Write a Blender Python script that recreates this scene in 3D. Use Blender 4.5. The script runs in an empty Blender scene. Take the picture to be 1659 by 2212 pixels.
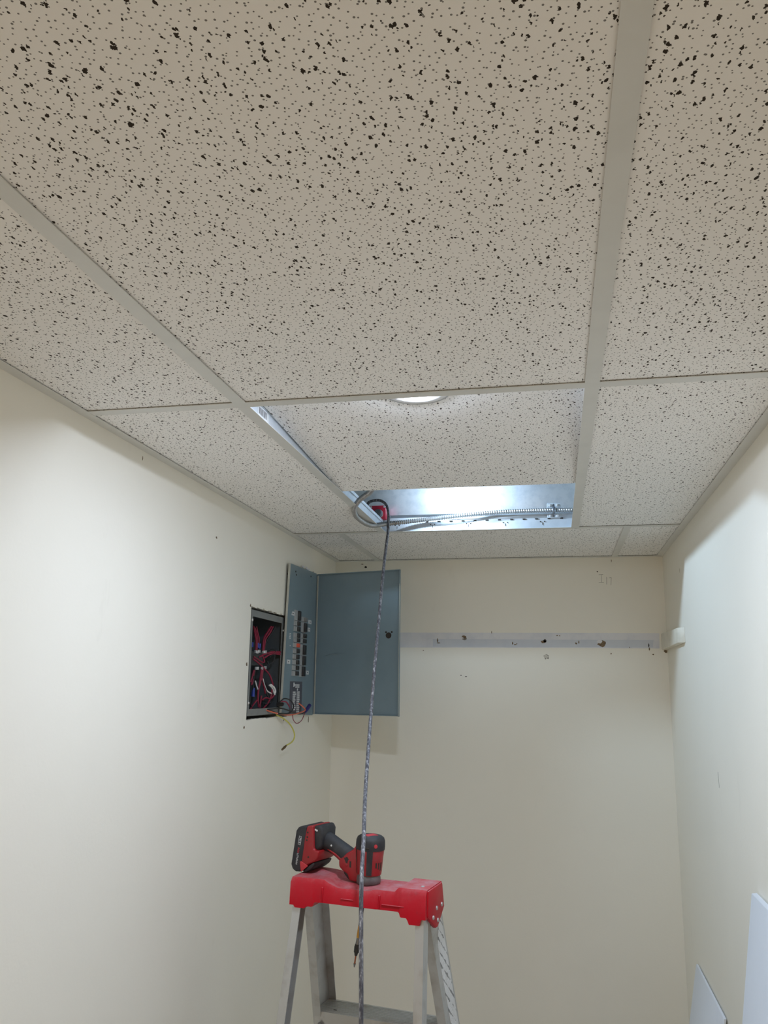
import bpy, bmesh, math, random
from mathutils import Vector, Matrix, noise
random.seed(7)
S = bpy.context.scene
COL = S.collection

# ------------------------------------------------------------------ camera
CEIL = 2.44
cd = bpy.data.cameras.new('camera')
cam = bpy.data.objects.new('camera', cd)
COL.objects.link(cam)
cd.sensor_fit = 'VERTICAL'
cd.sensor_height = 36.0
cd.lens = 1781.73 / 2212 * 36.0
cd.clip_start = 0.02
cam.location = (0, 0, CEIL - 0.4898)
R_, U_, F_ = (0.979746, 0.199806, 0.01323), (0.028767, -0.20583, 0.978165), (-0.198166, 0.957973, 0.207409)
m = Matrix(((R_[0], U_[0], -F_[0]), (R_[1], U_[1], -F_[1]), (R_[2], U_[2], -F_[2])))
cam.rotation_euler = m.to_euler()
S.camera = cam

# ------------------------------------------------------------------ world, light, exposure
w = bpy.data.worlds.new('world')
S.world = w
w.use_nodes = True
w.node_tree.nodes['Background'].inputs[0].default_value = (0.9, 0.95, 1.0, 1)
w.node_tree.nodes['Background'].inputs[1].default_value = 0.0
S.view_settings.view_transform = 'Standard'
S.view_settings.look = 'None'
S.view_settings.gamma = 1.0
S.view_settings.use_curve_mapping = False
S.view_settings.exposure = 0.09
DOWNLIGHT = 640.0            # radiance of the downlight lens
LED = (0.70, 0.80, 0.975)
ld = bpy.data.lights.new('plenum_lamp', 'SPOT')      # the work lamp burning above the open bay
ld.energy = 22.0
ld.spot_size = math.radians(150)
ld.spot_blend = 0.5
ld.color = (0.55, 0.76, 1.0)
ld.shadow_soft_size = 0.022
lo = bpy.data.objects.new('plenum_lamp', ld)
lo.location = (-0.452, 2.4125, CEIL + 0.150)
lo.rotation_euler = Vector((0.85, -0.30, -0.30)).to_track_quat('-Z', 'Y').to_euler()
COL.objects.link(lo)
l2 = bpy.data.lights.new('duct_glare_spot', 'SPOT')  # separate second spot, added for the glare on the duct
l2.energy = 7.0
l2.color = (0.62, 0.80, 1.0)
l2.spot_size = math.radians(105)
l2.spot_blend = 0.7
l2.shadow_soft_size = 0.013
lp = bpy.data.objects.new('duct_glare_spot', l2)
lp.location = (-0.330, 2.346, CEIL + 0.125)
lp.rotation_euler = Vector((0.05, 1.0, 0.04)).to_track_quat('-Z', 'Y').to_euler()
COL.objects.link(lp)
ad = bpy.data.lights.new('doorway_fill', 'AREA')      # warm fill light added in an unseen doorway behind the viewer
ad.shape = 'RECTANGLE'
ad.size = 0.84
ad.size_y = 2.0
ad.energy = 5.0
ad.color = (1.0, 0.73, 0.44)
ao = bpy.data.objects.new('doorway_fill', ad)
ao.location = (-0.2265, -1.30, 1.02)
ao.rotation_euler = (math.radians(90), 0, 0)           # shines along +Y
COL.objects.link(ao)
try:
    S.cycles.use_denoising = True
    S.cycles.max_bounces = 16
    S.cycles.diffuse_bounces = 12
    S.cycles.sample_clamp_indirect = 6.0
except Exception:
    pass

# ------------------------------------------------------------------ materials
def nodes(name):
    m = bpy.data.materials.new(name)
    m.use_nodes = True
    nt = m.node_tree
    return m, nt, nt.nodes['Principled BSDF']
def N(nt, t, **kw):
    n = nt.nodes.new(t)
    for k, v in kw.items():
        setattr(n, k, v)
    return n
def L(nt, a, b):
    nt.links.new(a, b)
def ramp(nt, fac, stops):
    r = N(nt, 'ShaderNodeValToRGB')
    e = r.color_ramp.elements
    while len(e) < len(stops):
        e.new(0.5)
    for i, (p, c) in enumerate(stops):
        e[i].position = p
        e[i].color = (*c, 1) if len(c) == 3 else c
    L(nt, fac, r.inputs[0])
    return r.outputs[0]
def math_(nt, op, a, b=None, c=None):
    n = N(nt, 'ShaderNodeMath', operation=op)
    for i, v in enumerate((a, b, c)):
        if v is None:
            continue
        if isinstance(v, (int, float)):
            n.inputs[i].default_value = v
        else:
            L(nt, v, n.inputs[i])
    return n.outputs[0]
def mixc(nt, fac, a, b):
    n = N(nt, 'ShaderNodeMix', data_type='RGBA')
    if isinstance(fac, (int, float)):
        n.inputs[0].default_value = fac
    else:
        L(nt, fac, n.inputs[0])
    for i, v in ((6, a), (7, b)):
        if isinstance(v, tuple):
            n.inputs[i].default_value = (*v, 1)
        else:
            L(nt, v, n.inputs[i])
    return n.outputs[2]
def noise_(nt, vec, scale, detail=3, rough=0.5):
    n = N(nt, 'ShaderNodeTexNoise')
    n.inputs['Scale'].default_value = scale
    n.inputs['Detail'].default_value = detail
    n.inputs['Roughness'].default_value = rough
    if vec is not None:
        L(nt, vec, n.inputs['Vector'])
    return n
def bump(nt, bs, h, strength=0.2, dist=0.002):
    b = N(nt, 'ShaderNodeBump')
    b.inputs['Strength'].default_value = strength
    b.inputs['Distance'].default_value = dist
    L(nt, h, b.inputs['Height'])
    L(nt, b.outputs[0], bs.inputs['Normal'])
def mat(name, col, rough=0.5, metal=0.0, col2=None, scale=30, lo=0.45, hi=0.65, bmp=0.0, bscale=200, bdist=0.001, spec=None, stretch=None):
    """plain procedural material: a colour, wear of a second colour, fine relief"""
    m, nt, bs = nodes(name)
    bs.inputs['Roughness'].default_value = rough
    bs.inputs['Metallic'].default_value = metal
    if spec is not None:
        bs.inputs['Specular IOR Level'].default_value = spec
    tc = N(nt, 'ShaderNodeTexCoord')
    vec = tc.outputs['Object']
    if stretch:
        mp = N(nt, 'ShaderNodeMapping')
        mp.inputs['Scale'].default_value = stretch
        L(nt, vec, mp.inputs[0])
        vec = mp.outputs[0]
    n = noise_(nt, vec, scale, 4, 0.6)
    c2 = col2 if col2 else tuple(min(1, c * 0.9) for c in col)
    L(nt, ramp(nt, n.outputs[0], [(lo, col), (hi, c2)]), bs.inputs['Base Color'])
    if bmp:
        n2 = noise_(nt, tc.outputs['Object'], bscale, 3, 0.5)
        bump(nt, bs, n2.outputs[0], bmp, bdist)
    return m

def wall_paint(name, col, dirt):
    m, nt, bs = nodes(name)
    bs.inputs['Roughness'].default_value = 0.55
    bs.inputs['Specular IOR Level'].default_value = 0.35
    tc = N(nt, 'ShaderNodeTexCoord')
    a = noise_(nt, tc.outputs['Object'], 1.6, 5, 0.6)
    c = ramp(nt, a.outputs[0], [(0.35, col), (0.75, tuple(x * 0.965 for x in col))])
    mp = N(nt, 'ShaderNodeMapping')
    mp.inputs['Scale'].default_value = (9, 9, 3.5)
    L(nt, tc.outputs['Object'], mp.inputs[0])
    b = noise_(nt, mp.outputs[0], 1.0, 4, 0.65)
    f = ramp(nt, b.outputs[0], [(0.66, (0, 0, 0)), (0.80, (1, 1, 1))])
    L(nt, mixc(nt, math_(nt, 'MULTIPLY', f, dirt), c, (0.42, 0.38, 0.33)), bs.inputs['Base Color'])
    h = noise_(nt, tc.outputs['Object'], 130, 3, 0.55)
    bump(nt, bs, h.outputs[0], 0.10, 0.002)
    return m

def tile_material():
    """mineral-fibre ceiling tile: pinholes and irregular fissures"""
    m, nt, bs = nodes('fissured_tile')
    bs.inputs['Roughness'].default_value = 0.95
    bs.inputs['Specular IOR Level'].default_value = 0.1
    tc = N(nt, 'ShaderNodeTexCoord')
    oi = N(nt, 'ShaderNodeObjectInfo')
    off = N(nt, 'ShaderNodeVectorMath', operation='SCALE')
    cmb = N(nt, 'ShaderNodeCombineXYZ')
    L(nt, oi.outputs['Random'], cmb.inputs[0])
    L(nt, math_(nt, 'MULTIPLY', oi.outputs['Random'], 7.31), cmb.inputs[1])
    L(nt, cmb.outputs[0], off.inputs[0])
    off.inputs['Scale'].default_value = 13.0
    add = N(nt, 'ShaderNodeVectorMath', operation='ADD')
    L(nt, tc.outputs['Object'], add.inputs[0])
    L(nt, off.outputs[0], add.inputs[1])
    P = add.outputs[0]
    sep = N(nt, 'ShaderNodeSeparateXYZ')
    L(nt, P, sep.inputs[0])
    flat = N(nt, 'ShaderNodeCombineXYZ')
    L(nt, sep.outputs[0], flat.inputs[0])
    L(nt, sep.outputs[1], flat.inputs[1])
    P = flat.outputs[0]
    def vor(vec, cell):
        v = N(nt, 'ShaderNodeTexVoronoi', voronoi_dimensions='2D')
        v.inputs['Scale'].default_value = 1.0 / cell
        L(nt, vec, v.inputs['Vector'])
        return v
    # pinholes
    v1 = vor(P, 0.0074)
    sc = N(nt, 'ShaderNodeSeparateColor')
    L(nt, v1.outputs['Color'], sc.inputs[0])
    r1 = math_(nt, 'MULTIPLY_ADD', sc.outputs[0], 0.060, 0.090)
    pin = math_(nt, 'SUBTRACT', 1.0, math_(nt, 'SMOOTH_MIN', 1.0, math_(nt, 'DIVIDE', v1.outputs['Distance'], r1), 0.15))
    pin = math_(nt, 'MULTIPLY', math_(nt, 'GREATER_THAN', pin, 0.04), 0.80)
    # fissures: two families of irregular wormholes
    total = pin
    for ang, cell, keep, seed in ((0.75, 0.0135, 0.66, 0.0), (-0.80, 0.0145, 0.64, 3.7), (0.05, 0.0155, 0.68, 1.9)):
        nz = noise_(nt, P, 230, 2, 0.6)
        dv = N(nt, 'ShaderNodeVectorMath', operation='SCALE')
        sb = N(nt, 'ShaderNodeVectorMath', operation='SUBTRACT')
        L(nt, nz.outputs['Color'], sb.inputs[0])
        sb.inputs[1].default_value = (0.5 + seed, 0.5, 0.5)
        L(nt, sb.outputs[0], dv.inputs[0])
        dv.inputs['Scale'].default_value = 0.0062
        ad_ = N(nt, 'ShaderNodeVectorMath', operation='ADD')
        L(nt, P, ad_.inputs[0])
        L(nt, dv.outputs[0], ad_.inputs[1])
        mp = N(nt, 'ShaderNodeMapping')
        mp.inputs['Rotation'].default_value = (0, 0, ang)
        mp.inputs['Scale'].default_value = (1.34, 0.76, 1)
        L(nt, ad_.outputs[0], mp.inputs[0])
        v = vor(mp.outputs[0], cell)
        s2 = N(nt, 'ShaderNodeSeparateColor')
        L(nt, v.outputs['Color'], s2.inputs[0])
        rr = math_(nt, 'MULTIPLY_ADD', s2.outputs[1], 0.105, 0.050)
        on = math_(nt, 'GREATER_THAN', s2.outputs[0], keep)
        hit = math_(nt, 'LESS_THAN', v.outputs['Distance'], rr)
        total = math_(nt, 'MAXIMUM', total, math_(nt, 'MULTIPLY', on, hit))
    big = noise_(nt, P, 6, 3, 0.5)
    base = ramp(nt, big.outputs[0], [(0.3, TILE_A), (0.7, TILE_B)])
    L(nt, mixc(nt, total, base, (0.045, 0.036, 0.028)), bs.inputs['Base Color'])  # shade inside the holes is painted into the base colour
    fine = noise_(nt, P, 420, 3, 0.6)
    h = math_(nt, 'SUBTRACT', math_(nt, 'MULTIPLY', fine.outputs[0], 0.25), total)
    bump(nt, bs, h, 0.5, 0.0015)
    return m
TILE_A = (0.90, 0.885, 0.862)
TILE_B = (0.88, 0.865, 0.842)

WALL = (0.865, 0.83, 0.735)
M = {}
M['wall'] = wall_paint('cream_wall_paint', WALL, 0.10)
M['wall_left'] = wall_paint('cream_wall_paint_left', WALL, 0.16)
M['primer'] = mat('white_primer', (0.74, 0.74, 0.76), 0.8, col2=(0.66, 0.67, 0.71), scale=14, bmp=0.1)
M['primer2'] = mat('grey_primer', (0.62, 0.65, 0.70), 0.8, col2=(0.58, 0.61, 0.67), scale=9)
M['tile'] = tile_material()
M['tile_edge'] = mat('tile_core', (0.5, 0.45, 0.38), 0.95)
M['grid'] = mat('white_grid_enamel', (0.68, 0.68, 0.65), 0.42, col2=(0.65, 0.65, 0.62), scale=12)
M['galv'] = mat('galvanised_steel', (0.80, 0.84, 0.88), 0.36, 0.72, col2=(0.70, 0.75, 0.80), scale=40, bmp=0.03, bscale=60)
M['galv_dull'] = mat('galvanised_tee', (0.60, 0.64, 0.68), 0.55, 0.4, col2=(0.55, 0.59, 0.63), scale=30)
M['conduit'] = mat('conduit_steel', (0.44, 0.44, 0.435), 0.34, 0.75, col2=(0.34, 0.34, 0.34), scale=60)
M['slab'] = mat('concrete_deck', (0.30, 0.30, 0.30), 0.9, col2=(0.24, 0.24, 0.24), scale=4)
M['floor'] = mat('vinyl_floor', (0.72, 0.69, 0.64), 0.4, col2=(0.68, 0.65, 0.60), scale=5)
M['black'] = mat('black_plastic', (0.016, 0.016, 0.017), 0.45, col2=(0.03, 0.03, 0.03), scale=60)
M['rubber'] = mat('black_rubber', (0.020, 0.020, 0.023), 0.62, col2=(0.05, 0.048, 0.047), scale=26, lo=0.5, hi=0.8, bmp=0.15, bscale=500)
M['tool_red'] = mat('scuffed_red_plastic', (0.30, 0.010, 0.014), 0.42, col2=(0.20, 0.035, 0.035), scale=40, lo=0.52, hi=0.8)
M['slot_red'] = mat('bright_red_plastic', (0.50, 0.03, 0.04), 0.5)
M['panel'] = mat('grey_green_enamel', (0.195, 0.265, 0.300), 0.40, col2=(0.182, 0.250, 0.284), scale=8, bmp=0.04, bscale=300)
M['panel_edge'] = mat('pale_panel_edge', (0.50, 0.50, 0.44), 0.5)  # pale beige for the panel's edges
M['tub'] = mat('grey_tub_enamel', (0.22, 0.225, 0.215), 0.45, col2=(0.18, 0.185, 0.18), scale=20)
M['tub_in'] = mat('shaded_tub_enamel', (0.075, 0.088, 0.095), 0.5)  # the tub's grey enamel darkened: inner shade put into the colour
M['breaker'] = mat('breaker_grey', (0.40, 0.41, 0.41), 0.5)
M['paper'] = mat('white_label', (0.66, 0.67, 0.67), 0.7, col2=(0.58, 0.59, 0.59), scale=40)
M['ink'] = mat('dark_ink', (0.06, 0.06, 0.065), 0.7)
M['nameplate'] = mat('nameplate_slate', (0.085, 0.085, 0.105), 0.45)
M['orange'] = mat('orange_toggle', (0.72, 0.10, 0.05), 0.5)
M['wire_red'] = mat('red_wire', (0.25, 0.012, 0.040), 0.4)
M['wire_black'] = mat('black_wire', (0.014, 0.014, 0.016), 0.4)
M['wire_white'] = mat('white_wire', (0.72, 0.70, 0.68), 0.4)
M['wire_orange'] = mat('orange_wire', (0.78, 0.17, 0.09), 0.4)
M['wire_yellow'] = mat('yellow_wire', (0.62, 0.58, 0.10), 0.4)
M['copper'] = mat('copper_tip', (0.18, 0.13, 0.07), 0.45, 0.6)
M['blue'] = mat('blue_nut', (0.02, 0.05, 0.35), 0.45)
M['navy'] = mat('navy_nut', (0.03, 0.025, 0.16), 0.45)
M['screw'] = mat('screw_steel', (0.85, 0.85, 0.85), 0.3, 0.5)
M['alu'] = mat('worn_aluminium', (0.57, 0.575, 0.57), 0.42, 0.75, col2=(0.36, 0.33, 0.295), scale=13, lo=0.50, hi=0.80, bmp=0.04, bscale=90)
M['board'] = mat('white_board', (0.72, 0.75, 0.80), 0.6, col2=(0.69, 0.72, 0.78), scale=3)
M['cleat'] = mat('painted_wood', (0.74, 0.70, 0.59), 0.5)
M['hole'] = mat('dark_hole', (0.035, 0.028, 0.022), 0.9)
M['torn'] = mat('torn_paper', (0.22, 0.155, 0.095), 0.9, col2=(0.12, 0.085, 0.05), scale=120)
M['pencil'] = mat('pencil', (0.22, 0.20, 0.17), 0.9)
M['fire_red'] = mat('red_box_enamel', (0.62, 0.03, 0.07), 0.4)
M['knob'] = mat('zinc_connector', (0.26, 0.29, 0.33), 0.4, 0.7)
M['bit'] = mat('bit_steel', (0.25, 0.25, 0.25), 0.4, 0.8)
M['brass'] = mat('copper_bit', (0.38, 0.13, 0.07), 0.4, 0.6)
M['yellow'] = mat('yellow_band', (0.66, 0.34, 0.03), 0.5)
M['nose'] = mat('grey_nose', (0.115, 0.105, 0.11), 0.5, 0.2, col2=(0.16, 0.15, 0.15), scale=50)

# red ladder plastic with drywall dust on the faces that look up
def cap_material():
    m, nt, bs = nodes('dusty_red_plastic')
    tc = N(nt, 'ShaderNodeTexCoord')
    g = N(nt, 'ShaderNodeNewGeometry')
    s = N(nt, 'ShaderNodeSeparateXYZ')
    L(nt, g.outputs['Normal'], s.inputs[0])
    up = math_(nt, 'MULTIPLY', math_(nt, 'MAXIMUM', s.outputs[2], 0.0), 1.0)
    n = noise_(nt, tc.outputs['Object'], 24, 6, 0.7)
    n2 = noise_(nt, tc.outputs['Object'], 70, 5, 0.7)
    d1 = ramp(nt, n.outputs[0], [(0.42, (0.25, 0.25, 0.25)), (0.68, (0.8, 0.8, 0.8))])
    dust = math_(nt, 'MULTIPLY', d1, math_(nt, 'POWER', up, 2.0))
    sm = ramp(nt, n2.outputs[0], [(0.56, (0, 0, 0)), (0.78, (0.6, 0.6, 0.6))])
    base = mixc(nt, sm, (0.46, 0.003, 0.014), (0.26, 0.025, 0.032))
    bs.inputs['Specular IOR Level'].default_value = 0.2
    L(nt, mixc(nt, math_(nt, 'MULTIPLY', dust, 0.70), base, (0.52, 0.40, 0.42)), bs.inputs['Base Color'])
    bs.inputs['Roughness'].default_value = 0.42
    return m
M['cap'] = cap_material()

# grimy grey cable with whitish paint scuffs
def cable_material():
    m, nt, bs = nodes('scuffed_cable')
    tc = N(nt, 'ShaderNodeTexCoord')
    mp = N(nt, 'ShaderNodeMapping')
    mp.inputs['Scale'].default_value = (160, 160, 45)
    L(nt, tc.outputs['Object'], mp.inputs[0])
    n = noise_(nt, mp.outputs[0], 1.0, 5, 0.7)
    L(nt, ramp(nt, n.outputs[0], [(0.38, (0.045, 0.044, 0.055)), (0.53, (0.135, 0.135, 0.152)), (0.68, (0.50, 0.50, 0.52))]), bs.inputs['Base Color'])
    bs.inputs['Roughness'].default_value = 0.42
    return m
M['cable'] = cable_material()

# crumpled silver label printed with dark slanting lines
def label_material():
    m, nt, bs = nodes('silver_label')
    tc = N(nt, 'ShaderNodeTexCoord')
    n = noise_(nt, tc.outputs['Object'], 70, 4, 0.7)
    mp = N(nt, 'ShaderNodeMapping')
    mp.inputs['Rotation'].default_value = (math.radians(38), 0, 0)
    L(nt, tc.outputs['Object'], mp.inputs[0])
    wv = N(nt, 'ShaderNodeTexWave', wave_type='BANDS', bands_direction='Z')
    wv.inputs['Scale'].default_value = 17
    wv.inputs['Distortion'].default_value = 1.5
    wv.inputs['Detail'].default_value = 3
    wv.inputs['Detail Scale'].default_value = 6
    L(nt, mp.outputs[0], wv.inputs[0])
    g = noise_(nt, tc.outputs['Object'], 45, 3, 0.6)
    k = ramp(nt, math_(nt, 'ADD', wv.outputs['Fac'], math_(nt, 'MULTIPLY', math_(nt, 'SUBTRACT', g.outputs[0], 0.5), 0.9)), [(0.0, (0.22, 0.22, 0.22)), (0.14, (0.74, 0.74, 0.74))])
    L(nt, k, bs.inputs['Base Color'])
    bs.inputs['Roughness'].default_value = 0.4
    bump(nt, bs, n.outputs[0], 0.6, 0.01)
    return m
M['silver_label'] = label_material()

def lens_material():
    m, nt, bs = nodes('lit_lens')
    bs.inputs['Base Color'].default_value = (0.9, 0.9, 0.9, 1)
    bs.inputs['Emission Color'].default_value = (*LED, 1)
    bs.inputs['Emission Strength'].default_value = DOWNLIGHT
    return m
M['lens'] = lens_material()
M['rivet'] = mat('dull_rivet', (0.50, 0.47, 0.46), 0.4, 0.5)
M['patch'] = mat('faint_patch', (0.62, 0.58, 0.50), 0.8)
M['ring_gap_shade'] = mat('shadow_grey', (0.45, 0.46, 0.47), 0.6)  # grey that paints the shadow gap round the trim ring
M['trim'] = mat('white_trim', (0.82, 0.83, 0.84), 0.45)

# ------------------------------------------------------------------ mesh helpers
class MB:
    def __init__(self):
        self.v = []; self.f = []; self.smooth = []
    def add(self, vs, fs, smooth=False):
        o = len(self.v)
        self.v += [Vector(p) for p in vs]
        self.f += [tuple(i + o for i in f) for f in fs]
        self.smooth += [smooth] * len(fs)
        return self
    def box(self, x0, x1, y0, y1, z0, z1):
        return self.hexa([(x0, y0, z0), (x1, y0, z0), (x1, y1, z0), (x0, y1, z0), (x0, y0, z1), (x1, y0, z1), (x1, y1, z1), (x0, y1, z1)])
    def hexa(self, p):
        return self.add(p, [(3, 2, 1, 0), (4, 5, 6, 7), (0, 1, 5, 4), (1, 2, 6, 5), (2, 3, 7, 6), (3, 0, 4, 7)])
    def slab(self, quad, n, t):
        """plate of thickness t behind a quad along -n"""
        n = Vector(n).normalized() * t
        q = [Vector(p) for p in quad]
        return self.hexa([p - n for p in q] + q)
    def prism(self, a, b):
        """two matching loops joined"""
        k = len(a)
        fs = [tuple(range(k))[::-1], tuple(range(k, 2 * k))] + [(i, (i + 1) % k, k + (i + 1) % k, k + i) for i in range(k)]
        return self.add(list(a) + list(b), fs)
    def extrude(self, pts, axis, t0, t1):
        """2D polygon extruded along axis 'x','y' or 'z'"""
        def P(p, t):
            return {'x': (t, p[0], p[1]), 'y': (p[0], t, p[1]), 'z': (p[0], p[1], t)}[axis]
        return self.prism([P(p, t0) for p in pts], [P(p, t1) for p in pts])
    def tube(self, path, r, n=10, caps=True, sy=1.0):
        path = [Vector(p) for p in path]
        k = len(path)
        rr = r if callable(r) else (lambda i: r) if not isinstance(r, (list, tuple)) else (lambda i: r[i])
        vs = []
        up = None
        for i, p in enumerate(path):
            t = (path[min(i + 1, k - 1)] - path[max(i - 1, 0)]).normalized()
            if up is None:
                up = Vector((0, 0, 1)) if abs(t.z) < 0.9 else Vector((0, 1, 0))
            a = t.cross(up).normalized()
            up = a.cross(t).normalized()
            for j in range(n):
                th = 2 * math.pi * j / n
                vs.append(p + rr(i) * (math.cos(th) * a * sy + math.sin(th) * up))
        fs = [(i * n + j, i * n + (j + 1) % n, (i + 1) * n + (j + 1) % n, (i + 1) * n + j) for i in range(k - 1) for j in range(n)]
        self.add(vs, fs, True)
        if caps:
            o = len(self.v) - len(vs)
            self.f += [tuple(o + j for j in range(n))[::-1], tuple(o + (k - 1) * n + j for j in range(n))]
            self.smooth += [False, False]
        return self
    def lathe(self, prof, c=(0, 0, 0), axis=(0, 0, 1), n=32, sx=1.0, sy=1.0):
        """profile of (radius, height) turned about an axis"""
        q = Vector((0, 0, 1)).rotation_difference(Vector(axis).normalized())
        c = Vector(c)
        vs = []
        for r, h in prof:
            for j in range(n):
                th = 2 * math.pi * j / n
                vs.append(c + q @ Vector((r * math.cos(th) * sx, r * math.sin(th) * sy, h)))
        k = len(prof)
        fs = [(i * n + j, i * n + (j + 1) % n, (i + 1) * n + (j + 1) % n, (i + 1) * n + j) for i in range(k - 1) for j in range(n)]
        self.add(vs, fs, True)
        o = len(self.v) - len(vs)
        self.f += [tuple(o + j for j in range(n))[::-1], tuple(o + (k - 1) * n + j for j in range(n))]
        self.smooth += [False, False]
        return self
    def build(self, name, material, parent=None, bevel=0.0, seg=2, centre=True, sharp=35):
        me = bpy.data.meshes.new(name)
        c = Vector((0, 0, 0))
        if centre:
            lo_ = Vector([min(p[i] for p in self.v) for i in range(3)])
            hi_ = Vector([max(p[i] for p in self.v) for i in range(3)])
            c = (lo_ + hi_) / 2
        me.from_pydata([p - c for p in self.v], [], self.f)
        for p, s in zip(me.polygons, self.smooth):
            p.use_smooth = s
        bm = bmesh.new()
        bm.from_mesh(me)
        bmesh.ops.remove_doubles(bm, verts=bm.verts, dist=1e-6)
        bmesh.ops.recalc_face_normals(bm, faces=bm.faces)
        if bevel:
            es = [e for e in bm.edges if len(e.link_faces) == 2 and e.calc_face_angle(0) > math.radians(sharp)]
            bmesh.ops.bevel(bm, geom=es, offset=bevel, segments=seg, profile=0.5, affect='EDGES', clamp_overlap=True)
            for f in bm.faces:
                f.smooth = True
        bm.to_mesh(me)
        bm.free()
        if any(p.use_smooth for p in me.polygons):
            me.set_sharp_from_angle(angle=math.radians(40))
        me.materials.append(M[material] if isinstance(material, str) else material)
        o = bpy.data.objects.new(name, me)
        COL.objects.link(o)
        if parent is not None:
            o.parent = parent
            # children are written in the frame of their THING; a sub-part's parent already sits at an offset
            off = Vector((0, 0, 0))
            p = parent
            while p is not None and p.get('_part'):
                off += p.location
                p = p.parent
            o.location = c - off
            o['_part'] = 1
        else:
            o.location = c
        return o

def empty(name, loc=(0, 0, 0), rz=0.0):
    o = bpy.data.objects.new(name, None)
    o.empty_display_size = 0.05
    COL.objects.link(o)
    o.location = loc
    o.rotation_euler = (0, 0, rz)
    return o
def tag(o, label=None, cat=None, group=None, kind=None):
    if label: o['label'] = label
    if cat: o['category'] = cat
    if group: o['group'] = group
    if kind: o['kind'] = kind
    return o
def spline(pts, n=8):
    """Catmull-Rom through the points"""
    P = [Vector(p) for p in pts]
    P = [2 * P[0] - P[1]] + P + [2 * P[-1] - P[-2]]
    out = []
    for i in range(1, len(P) - 2):
        a, b, c, d = P[i - 1:i + 3]
        for k in range(n):
            t = k / n
            out.append(0.5 * ((2 * b) + (c - a) * t + (2 * a - 5 * b + 4 * c - d) * t * t + (3 * b - a - 3 * c + d) * t ** 3))
    out.append(P[-2])
    return out
def resample(path, step):
    out = [path[0]]
    acc = 0.0
    for a, b in zip(path, path[1:]):
        d = (b - a).length
        pos = step - acc
        while pos <= d:
            out.append(a + (b - a) * (pos / d))
            pos += step
        acc = (acc + d) % step
    return out
def text(name, s, size, material, parent, mtx):
    cu = bpy.data.curves.new(name, 'FONT')
    cu.body = s
    cu.size = size
    cu.align_x = 'CENTER'
    cu.align_y = 'CENTER'
    cu.extrude = 0.0002
    t = bpy.data.objects.new(name, cu)
    COL.objects.link(t)
    dg = bpy.context.evaluated_depsgraph_get()
    me = bpy.data.meshes.new_from_object(t.evaluated_get(dg))
    bpy.data.objects.remove(t)
    b = MB()
    b.add([mtx @ v.co for v in me.vertices], [tuple(p.vertices) for p in me.polygons])
    bpy.data.meshes.remove(me)
    return b.build(name, material, parent)

# ------------------------------------------------------------------ room shell
XL, XR, YB, YF, TOP = -0.8552, 0.4022, 3.1872, -1.25, 2.98
T = 0.12
# left wall, with the hole cut for the breaker panel
hy0, hy1, hz0, hz1 = 2.262, 2.628, 1.852, 2.176
b = MB()
ys = [YF - T, hy0, hy1, YB + T]; zs = [0, hz0, hz1, TOP]
for i in range(3):
    for k in range(3):
        if i == 1 and k == 1:
            continue
        b.box(XL - T, XL, ys[i], ys[i + 1], zs[k], zs[k + 1])
# the plaster round the hole is torn: little ragged teeth along its upper and lower edge
rg = random.Random(3)
y = hy0
while y < hy1 - 0.004:
    d = rg.uniform(0.008, 0.022)
    y2 = min(y + d, hy1)
    b.box(XL - 0.013, XL - 0.0006, y, y2, hz1 - rg.uniform(0.0, 0.0045), hz1 + 0.002)
    b.box(XL - 0.013, XL - 0.0006, y, y2, hz0 - 0.002, hz0 + rg.uniform(0.0, 0.0035))
    y = y2
wall_left = tag(b.build('wall_left', 'wall_left'), kind='structure')
wall_right = tag(MB().box(XR, XR + T, YF - T, YB + T, 0, TOP).build('wall_right', 'wall'), kind='structure')
wall_back = tag(MB().box(XL, XR, YB, YB + T, 0, TOP).build('wall_back', 'wall'), kind='structure')
wall_front = tag(MB().box(XL, -0.66, YF - T, YF, 0, TOP).box(0.207, XR, YF - T, YF, 0, TOP).box(-0.66, 0.207, YF - T, YF, 2.04, TOP).build('wall_front', 'wall'), kind='structure')   # with the open doorway
tag(MB().box(XL - T, XR + T, YF - T, YB + T, -0.1, 0).build('floor', 'floor'), kind='structure')

# back wall: the unpainted strip where a shelf hung, its holes, pencil marks
def on_back(poly, name, material, t=0.0006, base=0.0):
    return MB().extrude(poly, 'y', YB - base - t, YB - base).build(name, material, wall_back_p)
wall_back_p = wall_back
def blob(x, z, rx, rz, n=9, seed=0, jit=0.35):
    r = random.Random(seed)
    return [(x + rx * math.cos(2 * math.pi * i / n) * (1 + r.uniform(-jit, jit)), z + rz * math.sin(2 * math.pi * i / n) * (1 + r.uniform(-jit, jit))) for i in range(n)]
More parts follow.
